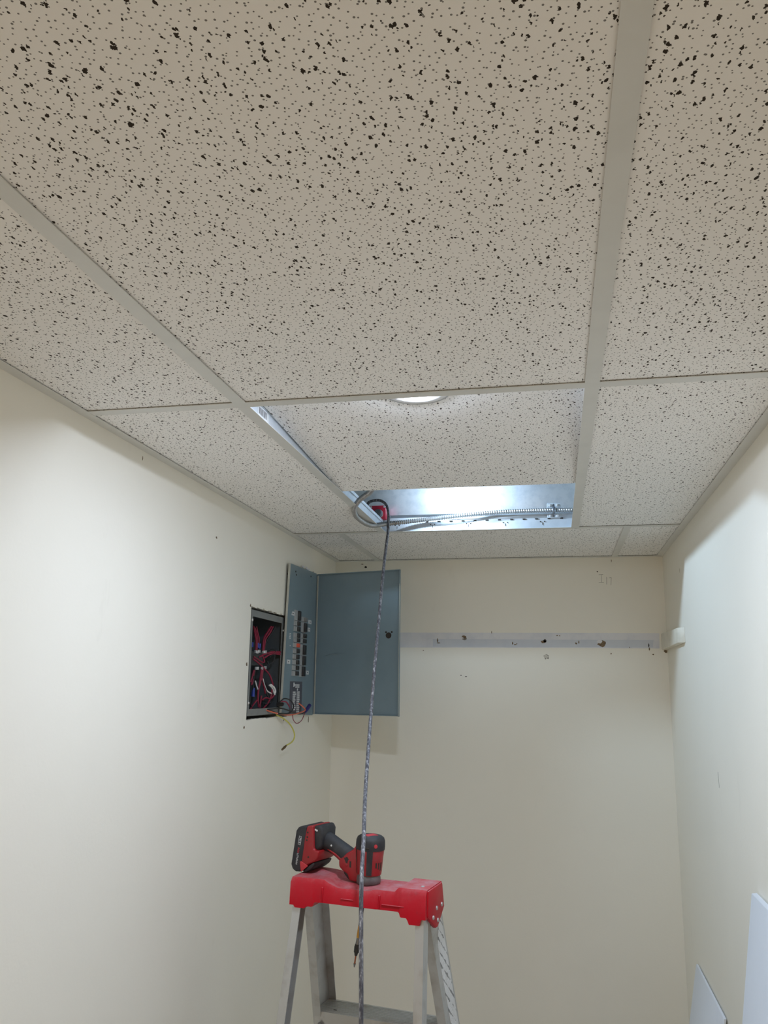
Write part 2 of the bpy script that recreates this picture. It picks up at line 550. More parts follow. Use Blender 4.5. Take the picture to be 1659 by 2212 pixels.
# parts of the wall are written in world coordinates; the wall's own centre is taken off by build()
wall_back['_part'] = 1
wall_left['_part'] = 1
wall_right['_part'] = 1
on_back([(XL + 0.20, 2.1005), (XL + 0.20, 2.1582), (0.15, 2.1572), (0.3765, 2.1560), (0.3740, 2.1005), (0.10, 2.1015)], 'unpainted_strip', 'primer', 0.0005)
on_back([(-0.46, 2.1040), (-0.46, 2.1330), (0.355, 2.1310), (0.352, 2.1040)], 'unpainted_strip', 'primer2', 0.0004, 0.0005)
HB = 0.0009
for i, (x, z, rx, rz, mt) in enumerate([
        (-0.7309, 2.4174, 0.0045, 0.0045, 'hole'), (-0.745, 2.4290, 0.006, 0.0016, 'torn'),
        (-0.4420, 2.1290, 0.0020, 0.0080, 'torn'), (-0.4365, 2.1185, 0.0060, 0.0022, 'torn'),
        (-0.3385, 2.1420, 0.0085, 0.0050, 'torn'), (-0.3370, 2.1330, 0.0080, 0.0040, 'pencil'),
        (-0.1560, 2.1180, 0.0024, 0.0050, 'torn'), (-0.1470, 2.1130, 0.0055, 0.0022, 'torn'), (-0.1400, 2.1160, 0.0022, 0.0030, 'pencil'),
        (-0.0411, 2.1235, 0.0110, 0.0060, 'torn'), (-0.0360, 2.1270, 0.0060, 0.0060, 'hole'),
        (-0.0330, 2.0680, 0.0092, 0.0092, 'pencil'), (-0.0325, 2.0690, 0.0078, 0.0074, 'patch'),
        (0.0100, 2.1468, 0.0035, 0.0020, 'torn'), (0.0190, 2.1460, 0.0022, 0.0024, 'torn'),
        (0.0780, 2.1180, 0.0030, 0.0040, 'torn'), (0.0880, 2.1230, 0.0024, 0.0050, 'torn'),
        (0.1700, 2.1180, 0.0150, 0.0110, 'torn'), (0.1640, 2.1255, 0.0115, 0.0058, 'primer'),
        (0.3370, 2.1110, 0.0022, 0.0075, 'hole'), (0.3385, 2.0980, 0.0020, 0.0060, 'torn'),
        (-0.3520, 1.9965, 0.0030, 0.0016, 'hole'), (-0.3330, 1.9925, 0.0034, 0.0018, 'hole'), (0.1648, 2.3858, 0.0024, 0.0024, 'hole'),
        (0.2025, 2.0811, 0.0024, 0.0024, 'torn'), (-0.2342, 2.1590, 0.0014, 0.0050, 'torn'), (0.3510, 2.0790, 0.0030, 0.0024, 'torn'),
        (-0.4970, 2.0900, 0.0020, 0.0016, 'torn'), (0.218, 2.4270, 0.0014, 0.0050, 'torn'), (0.2690, 2.1040, 0.0014, 0.0022, 'torn')]):
    on_back(blob(x, z, rx, rz, 9, i), 'wall_hole', mt, 0.0006, (HB if 2.1 < z < 2.158 else 0.0) + (0.0006 if mt in ('primer', 'patch') else 0.0))
on_back(blob(0.3950, 2.0900, 0.0060, 0.0050, 9, 90), 'wall_hole', 'torn')
# right wall: a short pencil stroke and a nail hole
MB().hexa([(XR - 0.0004, 2.3420, 1.7470), (XR, 2.3420, 1.7470), (XR, 2.3434, 1.7470), (XR - 0.0004, 2.3434, 1.7470), (XR - 0.0004, 2.3374, 1.7088), (XR, 2.3374, 1.7088), (XR, 2.3388, 1.7088), (XR - 0.0004, 2.3388, 1.7088)]).build('pencil_mark', 'pencil', wall_right)
MB().extrude(blob(2.783, 2.331, 0.005, 0.006, 8, 91), 'x', XR - 0.0005, XR).build('wall_hole', 'patch', wall_right)
# pencilled  I | 7
for (x0, z0, x1, z1) in ((0.1700, 2.3745, 0.1860, 2.3755), (0.1785, 2.3750, 0.1790, 2.3460), (0.1690, 2.3455, 0.1880, 2.3462), (0.1985, 2.3660, 0.1975, 2.3370), (0.2080, 2.3620, 0.2150, 2.3630), (0.2150, 2.3630, 0.2125, 2.3340)):
    d = Vector((x1 - x0, z1 - z0)).normalized(); nx, nz = -d.y * 0.0006, d.x * 0.0006
    on_back([(x0 - nx, z0 - nz), (x1 - nx, z1 - nz), (x1 + nx, z1 + nz), (x0 + nx, z0 + nz)], 'pencil_mark', 'pencil', 0.0003)
# left wall: screw holes around the panel
for i, (y, z, ry, rz_) in enumerate([(2.2538, 2.1743, 0.004, 0.004), (2.2462, 2.0076, 0.0045, 0.0055), (2.2478, 1.8338, 0.004, 0.005), (2.5842, 2.310, 0.006, 0.004), (2.5976, 1.843, 0.003, 0.003), (2.8711, 1.8335, 0.004, 0.010), (1.5687, 2.4233, 0.001, 0.004), (1.985, 2.325, 0.004, 0.003), (2.838, 2.349, 0.010, 0.004), (2.873, 2.352, 0.009, 0.006), (2.79, 2.349, 0.012, 0.003)]):
    MB().extrude(blob(y, z, ry, rz_, 8, 50 + i), 'x', XL, XL + 0.0006).build('wall_hole', 'torn' if i != 8 else 'primer', wall_left)

# ------------------------------------------------------------------ suspended ceiling
ceiling = tag(MB().box(XL - T, XR + T, YF - T, YB + T, TOP, TOP + 0.1).build('ceiling', 'slab'), kind='structure')
ceiling['_part'] = 1
FW = 0.0238          # face of a tee
LX0, LX1 = -0.5491, -0.5253      # left tee
RX0, RX1 = 0.0605, 0.0843        # right tee
AY0, AY1 = 1.3124, 1.3362        # tee across, near
BY0, BY1 = 2.5660, 2.5895        # tee across, far
NY = 0.0914                      # next tee across, out of sight
FT = 0.0011
def tee(axis, c0, c1, a, b_, web, name='grid_tee', material='grid'):
    """inverted tee: face c0..c1 (a..b_ along the axis), web and bulb above"""
    mb = MB()
    c = (c0 + c1) / 2
    def bx(u0, u1, z0, z1):
        if axis == 'y': mb.box(u0, u1, a, b_, CEIL + z0, CEIL + z1)
        else: mb.box(a, b_, u0, u1, CEIL + z0, CEIL + z1)
    bx(c0, c1, 0, FT)
    o = mb.build(name, material, ceiling)
    mb = MB()
    bx(c - 0.0008, c + 0.0008, FT, web)
    bx(c - 0.0022, c + 0.0022, FT, 0.0085)
    bx(c - 0.0032, c + 0.0032, web - 0.009, web)
    w_ = mb.build('tee_web', 'galv_dull', o)
    return o, w_
WA = 0.022           # wall angle
for nm in (('y', XL, XL + WA, YF, YB), ('y', XR - WA, XR, YF, YB), ('x', YB - WA, YB, XL + WA, XR - WA)):
    ax, c0, c1, a, b_ = nm
    if ax == 'y':
        z0 = 0.0
        mb = MB().box(c0, c1, a, b_, CEIL - 0.0002, CEIL + FT)
        e0, e1 = (c0, c0 + 0.0008) if c0 < 0 else (c1 - 0.0008, c1)
        mb.box(e0, e1, a, b_, CEIL, CEIL + 0.022)
    else:
        mb = MB().box(a, b_, c0, c1, CEIL - 0.0002, CEIL + FT).box(a, b_, c1 - 0.0008, c1, CEIL, CEIL + 0.022)
    mb.build('wall_angle', 'grid', ceiling)
tee('y', LX0, LX1, NY + FW, AY0, 0.032)
tee('y', RX0, RX1, NY + FW, AY0, 0.032)
tee('y', LX0, LX1, AY1, BY0, 0.040)
tee('y', RX0, RX1, AY1, BY0, 0.040)
tee('y', LX0, LX1, YF, NY, 0.032)
tee('y', RX0, RX1, YF, NY, 0.032)
tee('y', -0.6905, -0.6685, BY1, YB - WA, 0.032)
tee('y', 0.2185, 0.2405, BY1, YB - WA, 0.032)
tee('x', AY0, AY1, XL + WA, XR - WA, 0.032)
tee('x', NY, NY + FW, XL + WA, XR - WA, 0.032)
far, farweb = tee('x', BY0, BY1, XL + WA, XR - WA, 0.046)
# slots and holes punched in the web of the far tee, seen through the open bay
wy = (BY0 + BY1) / 2
x = -0.545
i = 0
while x < 0.06:
    MB().box(x - 0.0045, x + 0.0045, wy - 0.0030, wy - 0.0008, CEIL + 0.0300, CEIL + 0.0335).build('slot', 'hole', far)
    if i % 3 == 1:
        MB().lathe([(0.0018, 0), (0.0018, 0.0016)], (x - 0.0065 + 0.018, wy - 0.0024, CEIL + 0.0225), (0, 1, 0), 8).build('punched_hole', 'hole', far)
        MB().lathe([(0.0018, 0), (0.0018, 0.0016)], (x + 0.0065 + 0.018, wy - 0.0024, CEIL + 0.0225), (0, 1, 0), 8).build('punched_hole', 'hole', far)
        MB().box(x + 0.0174, x + 0.0184, wy - 0.0024, wy - 0.0008, CEIL + 0.0120, CEIL + 0.0200).build('slot', 'hole', far)
    x += 0.0385
    i += 1
# tiles lie on the faces of the tees with a hair's gap
TB = 0.0030
def tile(x0, x1, y0, y1, z=TB, tilt=0.0):
    MB().box(x0 + 0.003, x1 - 0.003, y0 + 0.003, y1 - 0.003, CEIL + z, CEIL + z + 0.016).build('ceiling_tile', 'tile', ceiling)
lc, rc, ac, bc, nc = (LX0 + LX1) / 2, (RX0 + RX1) / 2, (AY0 + AY1) / 2, (BY0 + BY1) / 2, NY + FW / 2
for y0, y1 in ((YF, nc), (nc, ac)):
    tile(XL, lc, y0, y1); tile(lc, rc, y0, y1); tile(rc, XR, y0, y1)
tile(XL, lc, ac, bc); tile(rc, XR, ac, bc)
tile(XL, -0.6795, bc, YB); tile(-0.6795, 0.2295, bc, YB); tile(0.2295, XR, bc, YB)

# barcode sticker on the web of the left tee
st = MB().box(lc + 0.0009, lc + 0.0013, 1.405, 1.465, CEIL + 0.010, CEIL + 0.030).build('web_sticker', 'paper', ceiling)
mb = MB()
for k in range(7):
    mb.box(lc + 0.0013, lc + 0.0016, 1.411 + k * 0.0062, 1.411 + k * 0.0062 + 0.0028, CEIL + 0.014, CEIL + 0.027)
mb.build('printed_bars', 'ink', st)

# the tile that was pushed up and slid towards the viewer, with its downlight
y_far, y_near = 2.012, 0.802
slope = -(0.0372 - 0.0034) / (y_far - ac)
ang = math.atan(slope)
root = empty('lit_ceiling_tile', (-0.2305, (y_far + y_near) / 2, 0))
root.location.z = CEIL + 0.0034 - slope * (y_far - y_near) / 2
root.rotation_euler = (ang, 0, 0)
tag(root, 'loose fissured ceiling tile with a lit round downlight, slid over the open bay', 'ceiling tile')
hw, hl = 0.3015, (y_far - y_near) / 2
MB().box(-hw, hw, -hl, hl, 0, 0.016).build('panel', 'tile', root)
ly = 1.392 - root.location.y
ring = MB().lathe([(0.036, 0.001), (0.037, -0.0020), (0.045, -0.0026), (0.058, -0.0022), (0.062, 0.0), (0.058, 0.001)], (-0.002, ly, 0), (0, 0, 1), 48).build('trim_ring', 'trim', root)
MB().lathe([(0.0610, 0.0002), (0.0612, -0.0012), (0.0638, -0.0012), (0.0638, 0.0002)], (-0.002, ly, 0), (0, 0, 1), 48).build('ring_shadow', 'ring_gap_shade', root)  # grey ring painting the shadow line round the trim
MB().lathe([(0.0005, -0.0068), (0.014, -0.0064), (0.026, -0.0052), (0.034, -0.0034), (0.0365, -0.0018), (0.0365, 0.0005), (0.0005, 0.0005)], (-0.002, ly, -0.0006), (0, 0, 1), 40).build('lens', 'lens', root)

# ------------------------------------------------------------------ what hangs in the open bay
duct = tag(MB().box(XL + 0.02, XR - 0.02, 2.612, 3.02, CEIL + 0.062, CEIL + 0.36).build('sheet_metal_duct', 'galv', None, 0.003), 'bright galvanised sheet metal duct seen through the open ceiling bay', 'duct')

# ribbed steel conduit
C0 = CEIL
pts = [(0.36, 2.562, C0 + 0.054), (0.2, 2.562, C0 + 0.054), (0.0633, 2.562, C0 + 0.0539), (-0.0138, 2.562, C0 + 0.0556), (-0.1572, 2.560, C0 + 0.0533), (-0.3013, 2.547, C0 + 0.0411), (-0.4207, 2.545, C0 + 0.0300), (-0.5064, 2.49, C0 + 0.0110), (-0.5395, 2.405, C0 - 0.0085),
       (-0.5545, 2.30, C0 - 0.0062), (-0.5408, 2.20, C0 - 0.0030), (-0.5159, 2.15, C0 + 0.009), (-0.4897, 2.12, C0 + 0.0169), (-0.4725, 2.1, C0 + 0.0218), (-0.44, 2.03, C0 + 0.034), (-0.40, 1.93, C0 + 0.045)]
path = resample(spline(pts, 24), 0.0018)
o = MB().tube(path, lambda i: 0.0066 + 0.0011 * math.sin(i * 2 * math.pi / 4), 12).build('flexible_conduit', 'conduit')
tag(o, 'ribbed steel flexible conduit looping out of the open ceiling bay', 'conduit')
# clamp on the duct
root = empty('conduit_clamp', (0.010, 2.5738, CEIL + 0.0550))
tag(root, 'small metal clamp with four bright screws holding the steel conduit', 'clamp')
for z0, z1 in ((0.009, 0.025), (-0.022, -0.009)):
    MB().box(-0.021, 0.021, -0.0024, 0.0, z0, z1).build('plate', 'galv_dull', root, 0.0008, 1)
MB().tube(spline([(-0.001, -0.0012, 0.022), (-0.001, -0.0030, 0.0095), (-0.001, -0.0150, 0.0098), (-0.001, -0.0208, 0.0), (-0.001, -0.0150, -0.0098), (-0.001, -0.0030, -0.0095), (-0.001, -0.0012, -0.020)], 5), 0.0014, 8, sy=3.0).build('strap', 'knob', root)
for sx in (-0.012, 0.010):
    for sz in (0.0175, -0.0155):
        MB().lathe([(0.0005, -0.0045), (0.0028, -0.0040), (0.0042, -0.0015), (0.0042, 0.0)], (sx, -0.0022, sz), (0, 1, 0), 12).build('screw', 'screw', root)

# red junction box with a round connector
root = empty('junction_box', (-0.549, 2.552, CEIL + 0.0408))
tag(root, 'small red junction box with a round grey connector beside the duct', 'junction box')
MB().box(-0.027, 0.027, 0.0, 0.045, 0.0, 0.044).build('housing', 'fire_red', root, 0.002)
MB().lathe([(0.0135, 0.0), (0.0135, -0.012), (0.0115, -0.014), (0.0115, -0.020), (0.006, -0.021), (0.0005, -0.021)], (0.004, 0.0, 0.016), (0, 1, 0), 24).build('connector', 'knob', root)
MB().lathe([(0.0145, 0.0), (0.0145, -0.003), (0.012, -0.003)], (0.004, -0.0005, 0.016), (0, 1, 0), 24).build('locknut', 'trim', root)
for sx in (-0.022, 0.022):
    MB().lathe([(0.0005, -0.003), (0.003, -0.0025), (0.0038, 0.0)], (sx, 0, 0.039), (0, 1, 0), 10).build('screw', 'screw', root)

# the cable that hangs through the room
pts = [(-0.585, 2.545, C0 + 0.068), (-0.568, 2.505, C0 + 0.085), (-0.5319, 2.490, C0 + 0.0875), (-0.5065, 2.478, C0 + 0.070), (-0.4905, 2.440, C0 + 0.0297), (-0.4896, 2.430, C0 - 0.0049), (-0.4887, 2.4255, C0 - 0.0286), (-0.4872, 2.368, C0 - 0.1297), (-0.479, 2.27, C0 - 0.290), (-0.4640, 2.14, C0 - 0.465), (-0.4595, 2.1, C0 - 0.5318), (-0.4266, 1.9, C0 - 0.7110), (-0.4045, 1.79, C0 - 0.800), (-0.396, 1.74, C0 - 0.8711), (-0.3895, 1.715, C0 - 0.960), (-0.3783, 1.68, C0 - 1.1121), (-0.374, 1.66, C0 - 1.30), (-0.37, 1.63, C0 - 1.9), (-0.36, 1.60, C0 - 2.36), (-0.30, 1.55, C0 - 2.434), (-0.15, 1.45, C0 - 2.435)]
o = MB().tube(spline(pts, 16), 0.0046, 10).build('hanging_cable', 'cable', None, centre=False)
tag(o, 'long scuffed grey cable hanging from the open ceiling bay past the ladder', 'cable')

# ------------------------------------------------------------------ breaker panel in the left wall
P = empty('breaker_panel', (XL, 2.415, 1.86))
tag(P, 'open grey electrical breaker panel in the left wall, its door swung out', 'breaker panel')
def W(p):
    return (p[0] - P.location.x, p[1] - P.location.y, p[2] - P.location.z)
class PB(MB):            # panel parts are given in world coordinates
    def build(self, name, material, parent=None, *a, **k):
        self.v = [Vector(W(v)) for v in self.v]
        return MB.build(self, name, material, parent if parent else P, *a, **k)
# tub: five sides and a front return
y0, y1, z0, z1, dp = 2.272, 2.572, 1.864, 2.165, 0.105
t = 0.0015
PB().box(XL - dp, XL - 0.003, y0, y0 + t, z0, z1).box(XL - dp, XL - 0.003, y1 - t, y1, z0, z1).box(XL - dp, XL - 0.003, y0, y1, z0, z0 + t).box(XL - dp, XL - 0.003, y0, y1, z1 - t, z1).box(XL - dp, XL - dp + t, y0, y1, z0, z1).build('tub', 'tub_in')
fr = 0.013
PB().box(XL - 0.004, XL - 0.0015, y0, y0 + 0.011, z0, z1).box(XL - 0.004, XL - 0.0015, y1 - 0.022, y1, z0, z1).box(XL - 0.004, XL - 0.0015, y0 + 0.011, y1 - 0.022, z0, z0 + 0.019).box(XL - 0.004, XL - 0.0015, y0 + 0.011, y1 - 0.022, z1 - 0.019, z1).build('front_flange', 'tub')
for (x, y, z) in ((XL - 0.0012, 2.5615, 2.1228), (XL - 0.0012, 2.5615, 1.92), (XL - 0.0012, 2.2775, 2.135), (XL - 0.0012, 2.2775, 1.90)):
    PB().lathe([(0.0042, 0.0), (0.0036, 0.002), (0.0005, 0.0026)], (x, y, z), (1, 0, 0), 12).build('screw', 'screw')
# bus block and lugs
PB().hexa([(-0.945, 2.40, 2.009), (-0.893, 2.485, 2.010), (-0.912, 2.496, 2.010), (-0.955, 2.42, 2.009), (-0.945, 2.40, 2.052), (-0.893, 2.485, 2.053), (-0.912, 2.496, 2.053), (-0.955, 2.42, 2.052)]).build('bus_block', 'black')
for q in [(-0.9087, 2.4584, 2.0519), (-0.905, 2.4644, 2.0511), (-0.9015, 2.4703, 2.0536), (-0.8928, 2.4852, 2.0521), (-0.8884, 2.4927, 2.0524), (-0.9065, 2.4621, 2.0011), (-0.9029, 2.468, 2.0013), (-0.8942, 2.4827, 2.0017), (-0.8878, 2.4938, 2.0042)]:
    x, y, z = q
    PB().box(x - 0.003, x + 0.003, y - 0.003, y + 0.003, z - 0.0045, z + 0.0045).build('lug', 'screw')
WIRES = {
'r1': [(-0.9154, 2.4475, 2.13), (-0.9118, 2.4534, 2.1063), (-0.9089, 2.4581, 2.0825), (-0.9088, 2.4582, 2.0563)] ,
'r2': [(-0.9095, 2.457, 2.1285), (-0.906, 2.4629, 2.1069), (-0.9033, 2.4672, 2.0918), (-0.904, 2.4661, 2.0654)] ,
'r3': [(-0.9131, 2.4512, 2.1259), (-0.908, 2.4595, 2.1023), (-0.9067, 2.4616, 2.0739), (-0.9066, 2.4619, 2.0543)] ,
'r4': [(-0.8791, 2.5095, 2.1333), (-0.8859, 2.4973, 2.1157), (-0.8932, 2.4844, 2.0928), (-0.8943, 2.4825, 2.0553)] ,
'r5': [(-0.8754, 2.5162, 2.1327), (-0.8828, 2.5027, 2.1116), (-0.8902, 2.4897, 2.0887), (-0.8929, 2.485, 2.0554)] ,
'r6': [(-0.8768, 2.5136, 2.1303), (-0.8807, 2.5065, 2.1141), (-0.8889, 2.4919, 2.0954), (-0.8913, 2.4878, 2.0753), (-0.8922, 2.4862, 2.0576)] ,
'r7': [(-0.9017, 2.47, 2.035), (-0.8911, 2.4881, 2.0445), (-0.8783, 2.5109, 2.051), (-0.8596, 2.5462, 2.051)] ,
'r8': [(-0.8908, 2.4886, 2.0336), (-0.881, 2.506, 2.0442), (-0.871, 2.5243, 2.0483), (-0.8588, 2.5478, 2.0471)] ,
'r9': [(-0.8996, 2.4735, 2.0374), (-0.8883, 2.4929, 2.048), (-0.8755, 2.516, 2.0535), (-0.8583, 2.5488, 2.055)] ,
'r10': [(-0.9126, 2.4521, 2.0365), (-0.9037, 2.4667, 2.0284), (-0.8947, 2.4818, 2.0202), (-0.8905, 2.4891, 2.0227), (-0.893, 2.4847, 2.0356), (-0.8968, 2.4782, 2.0419)] ,
'r11': [(-0.9138, 2.4501, 2.0299), (-0.9004, 2.4722, 2.0155), (-0.8899, 2.4902, 2.0009), (-0.8794, 2.5089, 1.9839), (-0.8731, 2.5205, 1.9622), (-0.8706, 2.5251, 1.9491)] ,
'r12': [(-0.9106, 2.4553, 1.9956), (-0.9136, 2.4505, 1.974), (-0.916, 2.4466, 1.9589)] ,
'r13': [(-0.9092, 2.4576, 1.9956), (-0.9106, 2.4554, 1.9698), (-0.9143, 2.4494, 1.9504)] ,
'r14': [(-0.8956, 2.4804, 1.9984), (-0.8975, 2.4771, 1.9659), (-0.9001, 2.4727, 1.9314), (-0.9, 2.4729, 1.9036), (-0.8959, 2.4799, 1.8843)] ,
'r15': [(-0.8941, 2.4829, 1.9963), (-0.8954, 2.4806, 1.9681), (-0.8989, 2.4747, 1.94), (-0.8996, 2.4734, 1.9164), (-0.898, 2.4762, 1.8844)] ,
'r16': [(-0.8724, 2.5217, 1.9382), (-0.8734, 2.5199, 1.9208), (-0.8785, 2.5105, 1.8991), (-0.8893, 2.4913, 1.8778)] ,
'r17': [(-0.8915, 2.4874, 1.9057), (-0.8845, 2.4996, 1.9121), (-0.8745, 2.5178, 1.9099), (-0.8677, 2.5305, 1.9208)] ,
'r18': [(-0.9015, 2.4704, 1.9057), (-0.9082, 2.4592, 1.893), (-0.9162, 2.4464, 1.872)] ,
'r19': [(-0.8926, 2.4854, 1.9964), (-0.8933, 2.4842, 1.9703), (-0.8883, 2.493, 1.9445), (-0.8856, 2.4977, 1.925)] ,
'r20': [(-0.8933, 2.4843, 1.9186), (-0.8942, 2.4827, 1.9014), (-0.8958, 2.48, 1.8822)] ,
'k1': [(-0.8704, 2.5256, 2.1334), (-0.8785, 2.5105, 2.1122), (-0.8879, 2.4937, 2.0845), (-0.8914, 2.4875, 2.0555)] ,
'k2': [(-0.8855, 2.498, 2.0494), (-0.8771, 2.5131, 2.0589), (-0.8684, 2.5293, 2.0574), (-0.8808, 2.5063, 2.0365)] ,
'k3': [(-0.8697, 2.5269, 2.0506), (-0.8719, 2.5227, 2.0261), (-0.8817, 2.5047, 2.0166), (-0.8848, 2.4991, 2.0252)] ,
'k4': [(-0.9161, 2.4464, 1.9164), (-0.9155, 2.4474, 1.8973), (-0.9107, 2.4551, 1.8804)] ,
'k5': [(-0.8932, 2.4844, 1.966), (-0.882, 2.5042, 1.9229), (-0.8743, 2.5183, 1.8991), (-0.8869, 2.4955, 1.8928)] ,
'k6': [(-0.9085, 2.4588, 1.9957), (-0.9115, 2.4538, 1.9548), (-0.9102, 2.456, 1.9334)] ,
'w1': [(-0.9068, 2.4616, 1.9634), (-0.9042, 2.4658, 1.9506), (-0.901, 2.4712, 1.9378)] ,
'w2': [(-0.8919, 2.4867, 1.9704), (-0.8885, 2.4925, 1.9531), (-0.8823, 2.5036, 1.9337), (-0.8735, 2.5197, 1.9251)] ,
'w3': [(-0.8771, 2.5131, 1.9523), (-0.8713, 2.5239, 1.9469), (-0.8667, 2.5325, 1.9361), (-0.8678, 2.5304, 1.923)] ,
'w4': [(-0.8757, 2.5156, 1.9534), (-0.8691, 2.528, 1.9459), (-0.8652, 2.5354, 1.9317), (-0.8684, 2.5293, 1.9186)] ,
'w5': [(-0.8785, 2.5105, 1.9512), (-0.8726, 2.5215, 1.9426), (-0.8687, 2.5288, 1.9295), (-0.8663, 2.5332, 1.9208)] ,
}
for k, pts in WIRES.items():
    c = {'r': 'wire_red', 'k': 'wire_black', 'w': 'wire_white'}[k[0]]
    PB().tube(spline(pts, 8), 0.0027 if k[0] != 'w' else 0.0022, 7).build('wire', c)
for k, (a, b_) in enumerate((((-0.9093, 2.4574, 1.9420), (-0.9100, 2.4560, 1.9160)), ((-0.9043, 2.4657, 2.0790), (-0.9046, 2.4652, 2.0640)), ((-0.9006, 2.4718, 2.0770), (-0.9010, 2.4712, 2.0610)), ((-0.9159, 2.4467, 2.0800), (-0.9160, 2.4466, 2.0650)))):
    PB().tube([a, Vector(a).lerp(Vector(b_), 0.5), b_], [0.0035, 0.005, 0.0055] if k == 0 else [0.003, 0.0034, 0.0034], 8).build('wire_nut', 'blue')
OUTW = {
'o1': [(-0.9013, 2.4305, 1.8758), (-0.8779, 2.4093, 1.8799), (-0.8601, 2.4288, 1.8777), (-0.8432, 2.4722, 1.8685), (-0.8352, 2.5597, 1.8598), (-0.8252, 2.6167, 1.8606), (-0.8252, 2.7254, 1.8691), (-0.8302, 2.7242, 1.8806), (-0.8352, 2.6911, 1.8926)] ,
'b1': [(-0.8604, 2.4226, 1.882), (-0.8552, 2.4665, 1.8748), (-0.8352, 2.5031, 1.8646), (-0.8252, 2.5642, 1.8664), (-0.8202, 2.5867, 1.8857), (-0.8252, 2.567, 1.9036), (-0.8302, 2.5241, 1.9105), (-0.8352, 2.495, 1.9022)] ,
'b2': [(-0.8599, 2.4344, 1.8786), (-0.8352, 2.5011, 1.8807), (-0.8252, 2.5561, 1.8732), (-0.8252, 2.6316, 1.8624), (-0.8252, 2.6943, 1.8595), (-0.8252, 2.7418, 1.8687)] ,
'r1': [(-0.8352, 2.4985, 1.9022), (-0.8252, 2.5243, 1.8998), (-0.8202, 2.5466, 1.8843)] ,
'r2': [(-0.8252, 2.5944, 1.859), (-0.8252, 2.6037, 1.8433), (-0.8252, 2.6429, 1.8307), (-0.8252, 2.6965, 1.8401), (-0.8252, 2.7299, 1.8655)] ,
'y1': [(-0.8502, 2.507, 1.861), (-0.8402, 2.5478, 1.8492), (-0.8302, 2.5839, 1.8307), (-0.8252, 2.6116, 1.8077), (-0.8252, 2.6212, 1.7896), (-0.8252, 2.5969, 1.7756), (-0.8302, 2.5556, 1.7672)] ,
}
OC = dict(o1='wire_orange', b1='wire_black', b2='wire_black', r1='wire_red', r2='wire_red', y1='wire_yellow')
OL = dict(o1='orange wire trailing out of the tub', y1='yellow wire dangling under the tub')
for k, pts in OUTW.items():
    o = PB().tube(spline(pts, 10), 0.0021 if k != 'r2' else 0.0013, 7).build('loose_wire', OC[k])
    if k in OL: o['label'] = OL[k]
PB().tube([(-0.8302, 2.5556, 1.7672), (-0.8322, 2.546, 1.7625), (-0.8352, 2.5301, 1.756)], [0.0026, 0.0042, 0.0030], 8).build('wire_tip', 'copper')
PB().tube([(-0.8252, 2.7300, 1.8640), (-0.8252, 2.745, 1.8705), (-0.8252, 2.7800, 1.8850)], [0.0040, 0.0062, 0.0066], 8).build('wire_nut', 'navy')
PB().lathe([(0.006, 0), (0.006, 0.018), (0.004, 0.022)], (-0.856, 2.5269, 1.8930), (1, 0, 0), 14).build('bushing', 'black')
# dead-front cover standing off the wall beside the tub
CQ = [(-0.845, 2.5411, 1.8662), (-0.845, 2.8865, 1.8490), (-0.845, 2.8848, 2.3521), (-0.840, 2.5630, 2.3421)]
cover = PB().slab(CQ, (1, 0, 0), 0.0065).build('cover_plate', 'panel')
PB().slab([(-0.8448, 2.5400, 1.8662), (-0.8448, 2.5418, 1.8662), (-0.8398, 2.5637, 2.3421), (-0.8398, 2.5620, 2.3421)], (1, 0, 0), 0.007).build('rolled_edge', 'panel_edge', cover)
def cx(z):           # the cover's face leans: how far out at height z, near its left half
    return -0.845 + 0.0030 * max(0.0, (z - 1.866) / 0.474)
def item(y0, y1, z0, z1, d, name, material, parent=None, base=0.0, bev=0.0):
    x = cx((z0 + z1) / 2) + base
    return PB().box(x - 0.002, x + d, y0, y1, z0, z1).build(name, material, parent, bev)
# breakers: grey body showing through the cover, black handle
for i, (y, z, h, dbl) in enumerate([(2.6700, 2.1800, 0.034, 1), (2.6680, 2.1535, 0.016, 0), (2.6690, 2.1350, 0.016, 0), (2.6700, 2.1140, 0.016, 0), (2.6705, 2.0985, 0.014, 0), (2.6700, 2.0815, 0.015, 2), (2.6715, 2.0630, 0.016, 0), (2.6705, 2.0440, 0.016, 0), (2.6700, 2.0262, 0.016, 0), (2.6700, 2.0081, 0.016, 0), (2.6690, 1.9898, 0.016, 0)]):
    br = item(y - 0.040, y + 0.012, z - h / 2, z + h / 2, 0.0030, 'breaker', 'breaker')
    k = 0.42 if dbl != 1 else 0.46
    item(y - 0.011, y + 0.010, z - h * k, z + h * k, 0.0095, 'toggle', 'orange' if dbl == 2 else 'black', br, 0.0, 0.001)
    if i in (1, 2, 3):
        item(y - 0.001, y + 0.020, z - 0.007, z + 0.008, 0.006, 'tie', 'ink', br)
for i, (y, z, h, dbl) in enumerate([(2.7444, 2.1730, 0.016, 3), (2.7448, 2.1456, 0.034, 1), (2.7441, 2.1170, 0.016, 0), (2.7434, 2.0995, 0.016, 0), (2.7442, 2.0698, 0.036, 1), (2.7444, 2.0341, 0.034, 1), (2.7420, 1.9978, 0.036, 1)]):
    br = item(y - 0.030, y + 0.018, z - h / 2, z + h / 2, 0.0030, 'breaker', 'breaker')
    k = 0.40 if dbl != 1 else 0.44
    item(y - 0.015, y + 0.012, z - h * k, z + h * k, 0.0095, 'toggle', 'tub' if dbl == 3 else 'black', br, 0.0, 0.001)
